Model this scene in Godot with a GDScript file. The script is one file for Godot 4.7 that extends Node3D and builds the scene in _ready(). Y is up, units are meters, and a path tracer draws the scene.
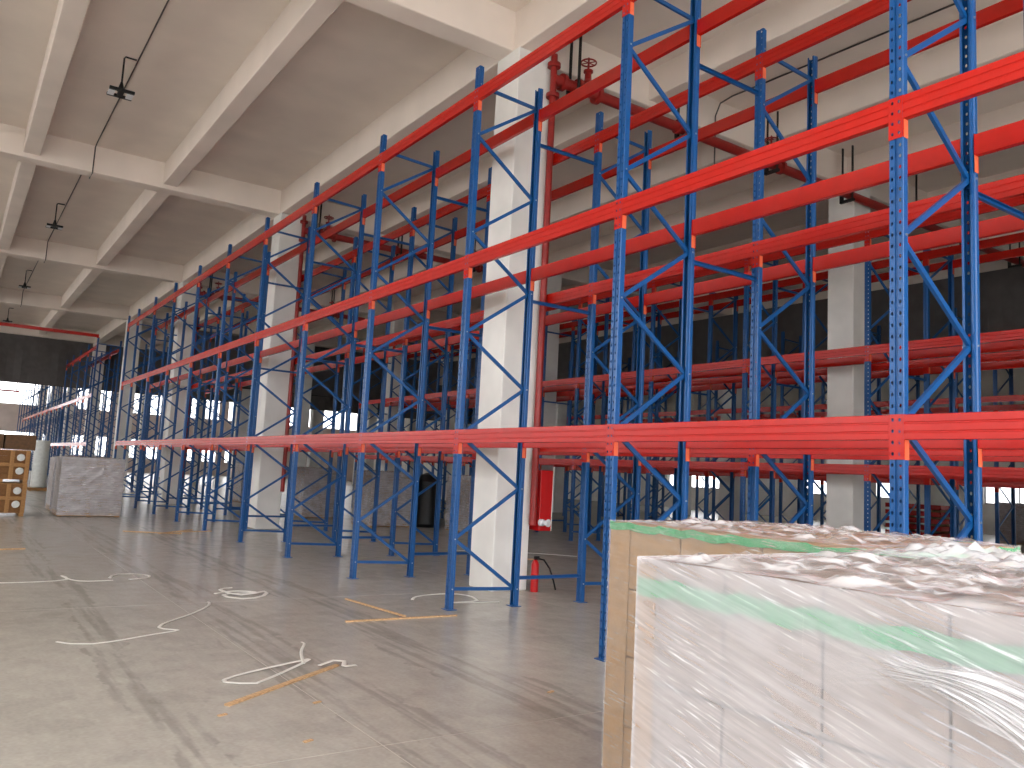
extends Node3D
# A steel racking warehouse. x runs across the rack rows, -z runs down the aisle, y is up, metres.

var M := {}
var used := {}
var rng := RandomNumberGenerator.new()

const BAY := 2.7704
const Z0 := -2.9465
const DEPTH := 0.9967
const POST_H := 6.71
const POST_W := 0.095
const LEVEL := [2.117, 4.265, 6.413]
const ROW_A := 5.03
const ROW_B := 7.02
const ROW_C := 13.53
const ROW_D := 15.52
const ROW_E := 22.03
const ROW_F := 24.2
const SLAB_Y := 8.54
const BEAM_Y := 7.92
const COL_X := [-2.0, 6.6, 15.04, 23.8, 32.4]
const COL_Z0 := -9.95
const COL_DZ := 10.5

func _ready() -> void:
	rng.seed = 7
	camera_and_light()
	materials()
	shell()
	columns()
	curtains()
	racks()
	services()
	foreground_loads()
	far_goods()
	floor_litter()

# ------------------------------------------------------------------ camera, sky, lights
func camera_and_light() -> void:
	var cam := Camera3D.new()
	cam.name = "camera"
	cam.position = Vector3(0, 1.6, 0)
	cam.rotation = Vector3(0.1113, -0.5992, 0.0510)
	cam.fov = 50.235
	cam.near = 0.05
	cam.far = 400.0
	add_child(cam)
	cam.current = true
	var env := Environment.new()
	var sky := Sky.new()
	var sm := ProceduralSkyMaterial.new()
	sm.sky_top_color = Color(0.93, 0.935, 0.95)
	sm.sky_horizon_color = Color(0.97, 0.97, 0.98)
	sm.ground_horizon_color = Color(0.62, 0.61, 0.60)
	sm.ground_bottom_color = Color(0.50, 0.49, 0.48)
	sm.sun_angle_max = 1.0
	sky.sky_material = sm
	env.background_mode = Environment.BG_SKY
	env.sky = sky
	env.background_energy_multiplier = 1.0
	env.tonemap_mode = Environment.TONE_MAPPER_LINEAR
	env.tonemap_exposure = 8.6
	env.sdfgi_enabled = true
	env.ssao_enabled = true
	env.ssil_enabled = true
	var we := WorldEnvironment.new()
	we.name = "environment"
	we.environment = env
	add_child(we)

# ------------------------------------------------------------------ mesh helpers
func mb() -> SurfaceTool:
	var st := SurfaceTool.new()
	st.begin(Mesh.PRIMITIVE_TRIANGLES)
	return st

func tri(st: SurfaceTool, a: Vector3, b: Vector3, c: Vector3) -> void:
	var n := (c - a).cross(b - a).normalized()
	for p: Vector3 in [a, b, c]:
		st.set_normal(n)
		st.add_vertex(p)

func quad(st: SurfaceTool, a: Vector3, b: Vector3, c: Vector3, d: Vector3) -> void:
	tri(st, a, b, c)
	tri(st, a, c, d)

func box(st: SurfaceTool, c: Vector3, s: Vector3, bs := Basis.IDENTITY) -> void:
	var h := s * 0.5
	for ax in 3:
		for sg in [-1.0, 1.0]:
			var n := Vector3.ZERO
			var u := Vector3.ZERO
			var v := Vector3.ZERO
			n[ax] = sg * h[ax]
			u[(ax + 1) % 3] = h[(ax + 1) % 3]
			v[(ax + 2) % 3] = h[(ax + 2) % 3] * sg
			quad(st, c + bs * (n - u - v), c + bs * (n - u + v), c + bs * (n + u + v), c + bs * (n + u - v))

# box between two corners
func slab(st: SurfaceTool, a: Vector3, b: Vector3) -> void:
	box(st, (a + b) * 0.5, (b - a).abs())

# chamfered box
func cbox(st: SurfaceTool, c: Vector3, s: Vector3, ch: float, bs := Basis.IDENTITY) -> void:
	var h := s * 0.5
	var k := h - Vector3(ch, ch, ch)
	for ax in 3:
		var a1 := (ax + 1) % 3
		var a2 := (ax + 2) % 3
		for sg: float in [-1.0, 1.0]:
			var p: Array[Vector3] = []
			for e: Vector2 in [Vector2(-1, -1), Vector2(-1, 1), Vector2(1, 1), Vector2(1, -1)]:
				var q := Vector3.ZERO
				q[ax] = sg * h[ax]
				q[a1] = e.x * k[a1]
				q[a2] = e.y * k[a2] * sg
				p.append(c + bs * q)
			quad(st, p[0], p[1], p[2], p[3])
			for sh: float in [-1.0, 1.0]:
				var r: Array[Vector3] = []
				for e: Vector2 in [Vector2(0, -1), Vector2(0, 1), Vector2(1, 1), Vector2(1, -1)]:
					var q2 := Vector3.ZERO
					q2[ax] = sg * (h[ax] if e.x == 0 else k[ax])
					q2[a1] = sh * (k[a1] if e.x == 0 else h[a1])
					q2[a2] = e.y * k[a2] * sg * sh
					r.append(c + bs * q2)
				quad(st, r[3], r[2], r[1], r[0])
	for sx: float in [-1.0, 1.0]:
		for sy: float in [-1.0, 1.0]:
			for sz: float in [-1.0, 1.0]:
				var a := c + bs * Vector3(sx * h.x, sy * k.y, sz * k.z)
				var b := c + bs * Vector3(sx * k.x, sy * h.y, sz * k.z)
				var d := c + bs * Vector3(sx * k.x, sy * k.y, sz * h.z)
				if sx * sy * sz > 0: tri(st, a, d, b)
				else: tri(st, a, b, d)

# a polygon in the plane of u, v at o, drawn along w
func extrude(st: SurfaceTool, poly: PackedVector2Array, o: Vector3, u: Vector3, v: Vector3, w: Vector3) -> void:
	var p := poly
	var flip := u.cross(v).dot(w) < 0
	if Geometry2D.is_polygon_clockwise(p) != flip:
		p = p.duplicate()
		p.reverse()
	var n := p.size()
	for i in n:
		var a := o + u * p[i].x + v * p[i].y
		var b := o + u * p[(i + 1) % n].x + v * p[(i + 1) % n].y
		quad(st, a, a + w, b + w, b)
	var ix := Geometry2D.triangulate_polygon(p)
	for i in range(0, ix.size(), 3):
		var q: Array[Vector3] = []
		for j in 3: q.append(o + u * p[ix[i + j]].x + v * p[ix[i + j]].y)
		var up := (q[2] - q[0]).cross(q[1] - q[0]).dot(w) > 0
		if up:
			tri(st, q[0] + w, q[1] + w, q[2] + w)
			tri(st, q[0], q[2], q[1])
		else:
			tri(st, q[0] + w, q[2] + w, q[1] + w)
			tri(st, q[0], q[1], q[2])

func svert(st: SurfaceTool, p: Vector3, n: Vector3) -> void:
	st.set_normal(n)
	st.add_vertex(p)

func tube(st: SurfaceTool, pts: Array, r, sides := 8, flat := 1.0, caps := true) -> void:
	var n := pts.size()
	var up := Vector3.UP
	var rings := []
	for i in n:
		var t: Vector3 = (pts[min(i + 1, n - 1)] - pts[max(i - 1, 0)])
		t = t.normalized()
		if abs(t.dot(up)) > 0.95 and i == 0: up = Vector3.RIGHT
		var side := t.cross(up).normalized()
		if side.length() < 0.5: side = t.cross(Vector3.FORWARD).normalized()
		up = side.cross(t).normalized()
		var rr: float = r[i] if r is Array else r
		var ring := []
		for j in sides:
			var a := TAU * j / sides
			var d := side * cos(a) + up * sin(a) * flat
			ring.append([pts[i] + d * rr, (side * cos(a) * flat + up * sin(a)).normalized()])
		rings.append(ring)
	for i in n - 1:
		for j in sides:
			var k := (j + 1) % sides
			var a = rings[i][j]
			var b = rings[i][k]
			var c = rings[i + 1][k]
			var d = rings[i + 1][j]
			for q in [a, c, d, a, b, c]: svert(st, q[0], q[1])
	if caps:
		for e in [0, n - 1]:
			for j in range(1, sides - 1):
				if e > 0: tri(st, rings[e][0][0], rings[e][j][0], rings[e][j + 1][0])
				else: tri(st, rings[e][0][0], rings[e][j + 1][0], rings[e][j][0])

# profile: Vector2(radius, along), drawn round axis from o
func lathe(st: SurfaceTool, prof: Array, o: Vector3, axis: Vector3, sides := 16) -> void:
	var z := axis.normalized()
	var x := z.cross(Vector3.UP if abs(z.y) < 0.9 else Vector3.RIGHT).normalized()
	var y := z.cross(x)
	for i in prof.size() - 1:
		var p: Vector2 = prof[i]
		var q: Vector2 = prof[i + 1]
		var sl := Vector2(q.y - p.y, p.x - q.x).normalized()
		for j in sides:
			var d0 := x * cos(TAU * j / sides) + y * sin(TAU * j / sides)
			var d1 := x * cos(TAU * (j + 1) / sides) + y * sin(TAU * (j + 1) / sides)
			var n0 := d0 * sl.x + z * sl.y
			var n1 := d1 * sl.x + z * sl.y
			var a := o + d0 * p.x + z * p.y
			var b := o + d1 * p.x + z * p.y
			var c := o + d1 * q.x + z * q.y
			var d := o + d0 * q.x + z * q.y
			if p.x > 0.0:
				svert(st, a, n0); svert(st, d, n0); svert(st, b, n1)
			if q.x > 0.0:
				svert(st, b, n1); svert(st, d, n0); svert(st, c, n1)

func obj(called: String, st: SurfaceTool, mat: Material, parent: Node = self) -> MeshInstance3D:
	var me := st.commit()
	me.surface_set_material(0, mat)
	return inst(called, me, parent)

func inst(called: String, me: Mesh, parent: Node = self, at := Vector3.ZERO, turn := 0.0) -> MeshInstance3D:
	var o := MeshInstance3D.new()
	o.mesh = me
	o.name = numbered(called) if parent == self else called
	o.position = at
	o.rotation.y = turn
	parent.add_child(o, true)
	return o

func mesh_of(st: SurfaceTool, mat: Material) -> ArrayMesh:
	var me := st.commit()
	me.surface_set_material(0, mat)
	return me

func numbered(called: String) -> String:
	if not used.has(called):
		used[called] = 0
		return called
	used[called] += 1
	return "%s_%03d" % [called, used[called]]

func tag(o: Node, label: String, category: String, group := "") -> void:
	o.set_meta("label", label)
	o.set_meta("category", category)
	if group != "": o.set_meta("group", group)

func thing(called: String, label: String, category: String, at := Vector3.ZERO, turn := 0.0, group := "") -> Node3D:
	var o := Node3D.new()
	o.name = numbered(called)
	add_child(o)
	o.position = at
	o.rotation.y = turn
	tag(o, label, category, group)
	return o

func struct_node(called: String, label: String, category: String) -> Node3D:
	var o := thing(called, label, category)
	o.set_meta("kind", "structure")
	return o

# ------------------------------------------------------------------ materials
func noise(freq: float, sd: int, oct := 4) -> FastNoiseLite:
	var n := FastNoiseLite.new()
	n.noise_type = FastNoiseLite.TYPE_SIMPLEX_SMOOTH
	n.frequency = freq
	n.seed = sd
	n.fractal_octaves = oct
	return n

# an image of a colour moved by seamless noise
func speckle(c: Color, amount: float, freq: float, sd: int, size := 256, stretch := 1) -> ImageTexture:
	var im := noise(freq, sd).get_seamless_image(size, size)
	var out := Image.create(size, size, true, Image.FORMAT_RGB8)
	for y in size:
		for x in size:
			var v := im.get_pixel(x, (y * stretch) % size).r - 0.5
			out.set_pixel(x, y, Color(clampf(c.r * (1.0 + v * amount), 0, 1), clampf(c.g * (1.0 + v * amount), 0, 1), clampf(c.b * (1.0 + v * amount), 0, 1)))
	out.generate_mipmaps()
	return ImageTexture.create_from_image(out)

func bumps(freq: float, sd: int, strength: float, size := 256, stretch := 1) -> ImageTexture:
	var im := noise(freq, sd).get_seamless_image(size, size)
	if stretch > 1:
		var o := Image.create(size, size, false, Image.FORMAT_RGB8)
		for y in size:
			for x in size:
				o.set_pixel(x, y, im.get_pixel(x, (y * stretch) % size))
		im = o
	im.convert(Image.FORMAT_RGB8)
	im.bump_map_to_normal_map(strength)
	im.generate_mipmaps()
	return ImageTexture.create_from_image(im)

func mat(c: Color, rough: float, metal := 0.0) -> StandardMaterial3D:
	var m := StandardMaterial3D.new()
	m.albedo_color = c
	m.roughness = rough
	m.metallic = metal
	return m

func speckled(c: Color, rough: float, amount: float, freq: float, sd: int, scale: float, world := false, stretch := 1) -> StandardMaterial3D:
	var m := mat(Color.WHITE, rough)
	m.albedo_texture = speckle(c, amount, freq, sd, 256, stretch)
	m.uv1_triplanar = true
	m.uv1_world_triplanar = world
	m.uv1_scale = Vector3.ONE * scale
	return m

func materials() -> void:
	M.paint = speckled(Color(0.89, 0.88, 0.86), 0.85, 0.10, 0.012, 3, 0.25, true)
	M.ceiling = speckled(Color(0.90, 0.85, 0.805), 0.9, 0.06, 0.010, 4, 0.2, true)
	M.pink_wall = speckled(Color(0.80, 0.75, 0.73), 0.9, 0.08, 0.012, 5, 0.25, true)
	M.blue = speckled(Color(0.03, 0.295, 0.525), 0.34, 0.08, 0.02, 11, 1.5)
	M.red = speckled(Color(0.715, 0.085, 0.035), 0.27, 0.06, 0.02, 12, 1.2)
	M.plate_glint = mat(Color(0.88, 0.40, 0.25), 0.4)  # pale orange paints a bright glint onto the red connector side plate
	M.steel = mat(Color(0.72, 0.72, 0.74), 0.35, 0.9)
	M.pipe = speckled(Color(0.57, 0.125, 0.105), 0.42, 0.2, 0.02, 13, 1.2)
	M.hydrant = mat(Color(0.72, 0.04, 0.06), 0.3)
	M.black = mat(Color(0.035, 0.033, 0.033), 0.5)
	M.dark_iron = mat(Color(0.07, 0.05, 0.045), 0.6)
	M.conduit = mat(Color(0.30, 0.28, 0.27), 0.5)
	M.lens = mat(Color(0.86, 0.87, 0.88), 0.3)
	M.wood = speckled(Color(0.76, 0.62, 0.46), 0.75, 0.45, 0.03, 21, 2.0, false, 5)
	M.crate_wood = speckled(Color(0.66, 0.49, 0.30), 0.8, 0.3, 0.03, 22, 1.5, false, 5)
	M.crate_panel = speckled(Color(0.50, 0.345, 0.19), 0.8, 0.3, 0.03, 28, 1.5, false, 5)
	M.pallet_wood = speckled(Color(0.62, 0.47, 0.29), 0.8, 0.4, 0.03, 23, 1.5, false, 4)
	M.card = speckled(Color(0.60, 0.47, 0.33), 0.75, 0.12, 0.02, 24, 2.0)
	M.carton = speckled(Color(0.56, 0.495, 0.455), 0.75, 0.14, 0.02, 25, 2.0)
	M.brown_box = speckled(Color(0.40, 0.29, 0.19), 0.8, 0.2, 0.02, 27, 2.0)
	M.strap = mat(Color(0.88, 0.87, 0.84), 0.45)
	M.roll_white = speckled(Color(0.84, 0.85, 0.83), 0.5, 0.1, 0.02, 29, 1.5)
	M.joint = mat(Color(0.74, 0.71, 0.66), 0.8)
	M.curtain = speckled(Color(0.36, 0.345, 0.34), 0.9, 0.14, 0.02, 31, 0.4, true)
	M.frame = mat(Color(0.62, 0.62, 0.63), 0.45)
	M.outside = mat(Color(0.82, 0.81, 0.79), 0.9)
	M.green_tape = film_mat(Color(0.16, 0.58, 0.36, 0.95), 0.25, 41, 3.0, 1)
	M.film = streak_film(Color(0.90, 0.90, 0.92), 0.18, 0.22, 0.82, 0.26, false)
	M.film_clear = streak_film(Color(0.90, 0.88, 0.85), 0.08, 0.04, 0.55, 0.10, false)
	M.film_top = streak_film(Color(0.92, 0.92, 0.92), 0.16, 0.10, 0.85, 0.0, true)
	M.gather = gather_film()
	M.film_tail = film_mat(Color(0.95, 0.96, 0.97, 0.42), 0.2, 44, 3.0, 1)
	M.film_far = streak_film(Color(0.90, 0.90, 0.92), 0.18, 0.22, 0.85, -0.04, false)
	M.glass = mat(Color(0.85, 0.92, 0.95, 0.12), 0.05)
	M.glass.transparency = BaseMaterial3D.TRANSPARENCY_ALPHA

func film_mat(c: Color, rough: float, sd: int, scale: float, stretch: int) -> StandardMaterial3D:
	var m := mat(c, rough)
	m.transparency = BaseMaterial3D.TRANSPARENCY_ALPHA
	m.normal_enabled = true
	m.normal_texture = bumps(0.02, sd, 6.0, 256, stretch)
	m.normal_scale = 0.7
	m.uv1_triplanar = true
	m.uv1_scale = Vector3.ONE * scale
	m.metallic_specular = 0.6
	return m

# the gathered tail: layers pile up towards the knot and thin out to single film at the far edge
func gather_film() -> StandardMaterial3D:
	var m := mat(Color.WHITE, 0.2)
	var a := noise(1.0, 531, 3)
	var im := Image.create(256, 256, true, Image.FORMAT_RGBA8)
	for j in 256:
		for i in 256:
			var u := i / 255.0
			var v := j / 255.0
			var layers := clampf(v * 2.1, 0.0, 1.0)
			var rim := clampf(minf(u, 1.0 - u) * 7.0, 0.0, 1.0)
			var pleat := clampf(0.55 + a.get_noise_2d(u * 34.0, v * 3.0) * 1.1, 0.0, 1.0)
			im.set_pixel(i, j, Color(0.95, 0.95, 0.96, layers * layers * rim * (0.15 + 0.6 * pleat)))
	im.generate_mipmaps()
	m.albedo_texture = ImageTexture.create_from_image(im)
	m.transparency = BaseMaterial3D.TRANSPARENCY_ALPHA
	return m

# stretch film: milky streaks for overlapping layers and highlights, sky glare on folds painted into alpha; uv runs along and up the face
func streak_film(c: Color, rough: float, low: float, high: float, lean: float, folds: bool) -> StandardMaterial3D:
	var m := mat(Color.WHITE, rough)
	var w := 512
	var h := 1024
	var a := noise(1.0, 501 + int(folds), 4)
	var b := noise(1.0, 511, 3)
	var im := Image.create(w, h, true, Image.FORMAT_RGBA8)
	for j in h:
		for i in w:
			var u := float(i) / w
			var v := float(j) / h
			var f := 0.0
			if folds:  # crumples reflecting the sky, painted as milkier patches
				var p := a.get_noise_2d(u * 9.0 + v * 3.0, v * 6.0)
				f = clampf(p * 2.2 + 0.45, 0.0, 1.0)
				f = f * f * (3.0 - 2.0 * f) * 0.8 + 0.12 * absf(b.get_noise_2d(u * 40.0, v * 40.0))
				f = maxf(f, clampf(1.0 - minf(minf(u, 1.0 - u), minf(v, 1.0 - v)) * 11.0, 0.0, 1.0) * 0.75)
			else:
				var s := v + lean * u
				var p := a.get_noise_2d(u * 2.5, s * 48.0)
				var q := a.get_noise_2d(u * 7.0 + 30.0, s * 120.0)
				f = 0.22 + p * 0.18 + pow(clampf(q * 1.7, 0.0, 1.0), 3.0) * clampf(0.45 + b.get_noise_2d(u * 3.0 + 5.0, v * 3.0) * 1.6, 0.05, 1.0) + b.get_noise_2d(u * 4.0, v * 4.0) * 0.15
			c.a = lerpf(low, high, clampf(f, 0.0, 1.0))
			im.set_pixel(i, j, c)
	im.generate_mipmaps()
	m.albedo_texture = ImageTexture.create_from_image(im)
	m.transparency = BaseMaterial3D.TRANSPARENCY_ALPHA
	m.metallic_specular = 0.6
	return m

# ------------------------------------------------------------------ the building
var floor_n1 := noise(0.9, 101)
var floor_n2 := noise(7.0, 102)
var floor_n3 := noise(1.0, 103)
var floor_n4 := noise(40.0, 104, 2)

# colour of the concrete at a place: mottling, grey tyre dirt along the aisle, fine grain
func concrete(x: float, z: float) -> Color:
	var v := 1.0 + floor_n1.get_noise_2d(x * 0.35, z * 0.35) * 0.03 + floor_n2.get_noise_2d(x * 0.4, z * 0.4) * 0.045 + floor_n3.get_noise_2d(x * 14.0, z * 3.0) * 0.03 + floor_n4.get_noise_2d(x, z) * 0.05
	# rubber scraped off by forklift tyres: broken streaks along the wheel lanes, with edges of their own
	var lane := x - floor_n1.get_noise_2d(7.0, z * 0.12) * 0.35 + floor_n2.get_noise_2d(x * 0.3, z * 0.3) * 0.12
	for tr: Vector2 in [Vector2(3.5, 4.05), Vector2(2.3, 2.85), Vector2(1.2, 1.5), Vector2(10.2, 10.7)]:
		if lane > tr.x and lane < tr.y:
			var rub := floor_n3.get_noise_2d(x * 7.0 + tr.x * 9.0, z * 0.35)
			if rub > 0.02: v *= 0.945
			if rub > 0.22: v *= 0.945
	var b := floor_n3.get_noise_2d(x * 1.3 + 50.0, z * 1.3)
	if b > 0.28: v *= 0.97
	return Color(0.73 * v, 0.715 * v, 0.675 * v)

func concrete_image(x0: float, x1: float, z0: float, z1: float, w: int, h: int) -> ImageTexture:
	var im := Image.create(w, h, true, Image.FORMAT_RGB8)
	for j in h:
		for i in w:
			im.set_pixel(i, j, concrete(lerpf(x0, x1, (i + 0.5) / w), lerpf(z0, z1, (j + 0.5) / h)))
	im.generate_mipmaps()
	return ImageTexture.create_from_image(im)

const XL := -10.8
const XR := 41.3
const ZB := 4.2
const ZE := -90.0

func floor_piece(parent: Node, x0: float, x1: float, z0: float, z1: float, ext: Rect2, m: Material) -> void:
	var st := mb()
	var g := 0.004
	x0 += g; x1 -= g; z0 += g; z1 -= g
	var p := [Vector3(x0, 0, z0), Vector3(x1, 0, z0), Vector3(x1, 0, z1), Vector3(x0, 0, z1)]
	for i in [0, 1, 2, 0, 2, 3]:
		st.set_normal(Vector3.UP)
		st.set_uv(Vector2((p[i].x - ext.position.x) / ext.size.x, (p[i].z - ext.position.y) / ext.size.y))
		st.add_vertex(p[i])
	for i in 4:
		var a: Vector3 = p[i]
		var b: Vector3 = p[(i + 1) % 4]
		st.set_uv(Vector2.ZERO)
		quad(st, b, a, a + Vector3(0, -0.05, 0), b + Vector3(0, -0.05, 0))
	obj("slab", st, m, parent)

func shell() -> void:
	# floor: cast concrete slabs with filled saw-cut joints
	var fl := struct_node("floor", "grey power-floated concrete floor with pale saw-cut joints", "floor")
	var base := mb()
	slab(base, Vector3(XL - 1, -0.3, ZE - 1), Vector3(XR + 1, -0.002, ZB + 1))
	obj("joint_filler", base, M.joint, fl)
	var near_r := Rect2(-2.02, -25.48, 12.9, 26.25)
	var far_r := Rect2(XL - 1, ZE - 1, XR - XL + 2, ZB - ZE + 2)
	var nm := mat(Color.WHITE, 0.4)
	nm.albedo_texture = concrete_image(-2.02, 10.88, -25.48, 0.77, 806, 1640)
	var fm := mat(Color.WHITE, 0.4)
	fm.albedo_texture = concrete_image(far_r.position.x, far_r.end.x, far_r.position.y, far_r.end.y, 420, 820)
	for m: StandardMaterial3D in [nm, fm]:
		m.roughness = 0.26
		m.metallic_specular = 0.5
	var xs: Array[float] = [far_r.position.x]
	var x := 2.28 - 4.3 * 3
	while x < far_r.end.x:
		if x > far_r.position.x: xs.append(x)
		x += 4.3
	xs.append(far_r.end.x)
	var zs: Array[float] = [far_r.position.y]
	var z := -4.48 - 5.25 * 16
	while z < far_r.end.y:
		if z > far_r.position.y: zs.append(z)
		z += 5.25
	zs.append(far_r.end.y)
	for i in xs.size() - 1:
		for j in zs.size() - 1:
			var c := Vector2((xs[i] + xs[i + 1]) / 2, (zs[j] + zs[j + 1]) / 2)
			var near := near_r.has_point(c)
			floor_piece(fl, xs[i], xs[i + 1], zs[j], zs[j + 1], near_r if near else far_r, nm if near else fm)
	# ceiling: slab, girders on the column lines, joists between
	var ce := struct_node("ceiling", "painted concrete ceiling slab with a grid of beams", "ceiling")
	var s := mb()
	slab(s, Vector3(XL - 0.4, SLAB_Y, ZE - 0.4), Vector3(XR + 0.4, SLAB_Y + 0.3, ZB + 0.4))
	obj("slab", s, M.ceiling, ce)
	for n in range(-1, 8):
		var zc := COL_Z0 - COL_DZ * n
		s = mb()
		cbox(s, Vector3((XL + XR) / 2, (BEAM_Y + SLAB_Y + 0.02) / 2, zc), Vector3(XR - XL, SLAB_Y - BEAM_Y + 0.02, 0.40), 0.012)
		obj("cross_beam", s, M.ceiling, ce)
	for cx: float in COL_X:
		s = mb()
		cbox(s, Vector3(cx, (BEAM_Y + SLAB_Y + 0.02) / 2, (ZE + ZB) / 2), Vector3(0.42, SLAB_Y - BEAM_Y + 0.018, ZB - ZE), 0.012)
		obj("girder", s, M.ceiling, ce)
		for k: float in [1.0, 2.0]:
			s = mb()
			cbox(s, Vector3(cx - 2.86 * k, (8.02 + SLAB_Y + 0.02) / 2, (ZE + ZB) / 2), Vector3(0.32, SLAB_Y - 8.02 + 0.02, ZB - ZE), 0.012)
			obj("joist", s, M.ceiling, ce)
	# walls with openings: [from, to, sill, head]
	var left: Array = []
	for n in range(-1, 8):
		var zc := COL_Z0 - COL_DZ * n + COL_DZ / 2
		left.append([zc - 4.3, zc + 4.3, 4.3, 7.6])
	wall("wall_left", "white painted outer wall with wide window openings", true, XL, ZE, ZB, left)
	var right: Array = []
	for n in range(0, 4):
		var zc := COL_Z0 - COL_DZ * n + COL_DZ / 2
		right.append([zc - 4.6, zc + 1.6, 1.4, 2.9])
	wall("wall_right", "pale outer wall with a low band of bright windows", true, XR, ZE, ZB, right)
	var back: Array = [[-10.4, -2.5, 0.0, 7.8], [-1.5, 6.1, 0.0, 7.8], [7.7, 11.4, 0.0, 4.6]]
	wall("wall_back", "white painted wall with tall open loading doors", false, ZB, XL, XR, back)
	var end: Array = []
	for k in 9:
		end.append([-9.0 + 5.3 * k + 1.9, -9.0 + 5.3 * k + 6.3, 5.9, 8.2])
	for k in 7:
		end.append([-9.0 + 5.3 * k + 1.9, -9.0 + 5.3 * k + 6.3, 1.4, 3.4])
	wall("wall_end", "pinkish end wall with two rows of bright windows", false, ZE, XL, XR, end)
	# ground outside
	var g := mb()
	slab(g, Vector3(-90, -0.5, -170), Vector3(120, -0.32, 90))
	var go := obj("yard", g, M.outside)
	go.set_meta("kind", "structure")
	tag(go, "flat pale yard outside the building", "ground")

# a wall at x = at (along z) or z = at (along x), cut round its openings
func wall(called: String, label: String, along_z: bool, at: float, a: float, b: float, holes: Array) -> void:
	var w := struct_node(called, label, "wall")
	var th := 0.3
	var out := signf(at - (0.0 if along_z else -30.0))
	var us: Array[float] = [a, b]
	var vs: Array[float] = [0.0, SLAB_Y]
	for h in holes:
		for u: float in [h[0], h[1]]:
			if not us.has(u): us.append(u)
		for v: float in [h[2], h[3]]:
			if not vs.has(v): vs.append(v)
	us.sort()
	vs.sort()
	var st := mb()
	for i in us.size() - 1:
		for j in vs.size() - 1:
			var cu := (us[i] + us[i + 1]) / 2
			var cv := (vs[j] + vs[j + 1]) / 2
			var open := false
			for h in holes:
				if cu > h[0] and cu < h[1] and cv > h[2] and cv < h[3]: open = true
			if open: continue
			var p0 := Vector3(at, vs[j], us[i]) if along_z else Vector3(us[i], vs[j], at)
			var p1 := Vector3(at + out * th, vs[j + 1], us[i + 1]) if along_z else Vector3(us[i + 1], vs[j + 1], at + out * th)
			slab(st, p0, p1)
	obj("plaster", st, M.pink_wall if called == "wall_end" else M.paint, w)
	for h in holes:
		if h[2] <= 0.0: continue
		var n: int = used.get("windows", 0) + 1
		used["windows"] = n
		var win := struct_node("window_%d" % n, "bright aluminium-framed window in the " + called.replace("wall_", "") + " wall", "window")
		var fr := mb()
		var cols := maxi(2, roundi((h[1] - h[0]) / 1.45))
		var t := 0.06
		var seg := func(u0: float, u1: float, v0: float, v1: float) -> void:
			var q0 := Vector3(at + out * 0.10, v0, u0) if along_z else Vector3(u0, v0, at + out * 0.10)
			var q1 := Vector3(at + out * 0.16, v1, u1) if along_z else Vector3(u1, v1, at + out * 0.16)
			slab(fr, q0, q1)
		for k in cols + 1:
			var u: float = lerpf(h[0] + t / 2, h[1] - t / 2, float(k) / cols)
			seg.call(u - t / 2, u + t / 2, h[2], h[3])
		for v: float in [h[2] + t / 2, lerpf(h[2], h[3], 0.62), h[3] - t / 2]:
			seg.call(h[0], h[1], v - t / 2, v + t / 2)
		obj("window_frame", fr, M.frame, win)
		if called != "wall_left":
			for k in cols:
				var u0: float = lerpf(h[0] + t / 2, h[1] - t / 2, float(k) / cols) + t / 2
				var u1: float = lerpf(h[0] + t / 2, h[1] - t / 2, float(k + 1) / cols) - t / 2
				var pn := mb()
				if along_z: slab(pn, Vector3(at + out * 0.125, h[2] + t, u0), Vector3(at + out * 0.131, h[3] - t, u1))
				else: slab(pn, Vector3(u0, h[2] + t, at + out * 0.125), Vector3(u1, h[3] - t, at + out * 0.131))
				obj("pane", pn, M.glass, win)

func columns() -> void:
	var st := mb()
	cbox(st, Vector3(0, BEAM_Y / 2 + 0.01, 0), Vector3(0.60, BEAM_Y + 0.02, 0.60), 0.015)
	var shaft := mesh_of(st, M.paint)
	for ci in COL_X.size():
		for n in range(-1, 8):
			if ci == 0 and n > 0 and n < 5: pass
			var at := Vector3(COL_X[ci] + 0.08, 0, COL_Z0 - COL_DZ * n + 0.06)
			var lab := "square white painted concrete column standing between back-to-back blue rack rows"
			if ci == 1 and n == 0: lab = "thick white column with a red riser pipe and hose cabinet on its side"
			elif ci == 1 and n == 1: lab = "white column in the front rack row behind the floor strap tangle"
			elif ci == 2 and n == 0: lab = "white column rising behind the second pair of rack rows"
			var t := thing("column", lab, "column", at, 0.0, "white columns")
			t.set_meta("kind", "structure")
			inst("shaft", shaft, t)

func curtain(from: Vector3, to: Vector3, top: float, bottom: float, label: String) -> void:
	var t := thing("smoke_curtain", label, "curtain", from, 0.0)
	var st := mb()
	var n := int(from.distance_to(to) / 0.35)
	var d := (to - from) / n
	var side := d.normalized().cross(Vector3.UP)
	var nz := noise(0.35, 61, 3)
	var pts := []
	for i in n + 1:
		var col := []
		for j in 7:
			var f := j / 6.0
			var off := nz.get_noise_2d(i * 1.4, f * 1.2) * 0.22 * f + sin(i * 0.9) * 0.02 * f
			col.append(d * i + Vector3(0, lerpf(top, bottom, f), 0) + side * off)
		pts.append(col)
	for i in n:
		for j in 6:
			quad(st, pts[i][j], pts[i + 1][j], pts[i + 1][j + 1], pts[i][j + 1])
			quad(st, pts[i][j] + side * 0.008, pts[i][j + 1] + side * 0.008, pts[i + 1][j + 1] + side * 0.008, pts[i + 1][j] + side * 0.008)
	obj("fabric", st, M.curtain, t)
	var bar := mb()
	tube(bar, [Vector3(0, bottom, 0), to - from + Vector3(0, bottom, 0)], 0.025, 8)
	obj("hem_bar", bar, M.dark_iron, t)

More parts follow.
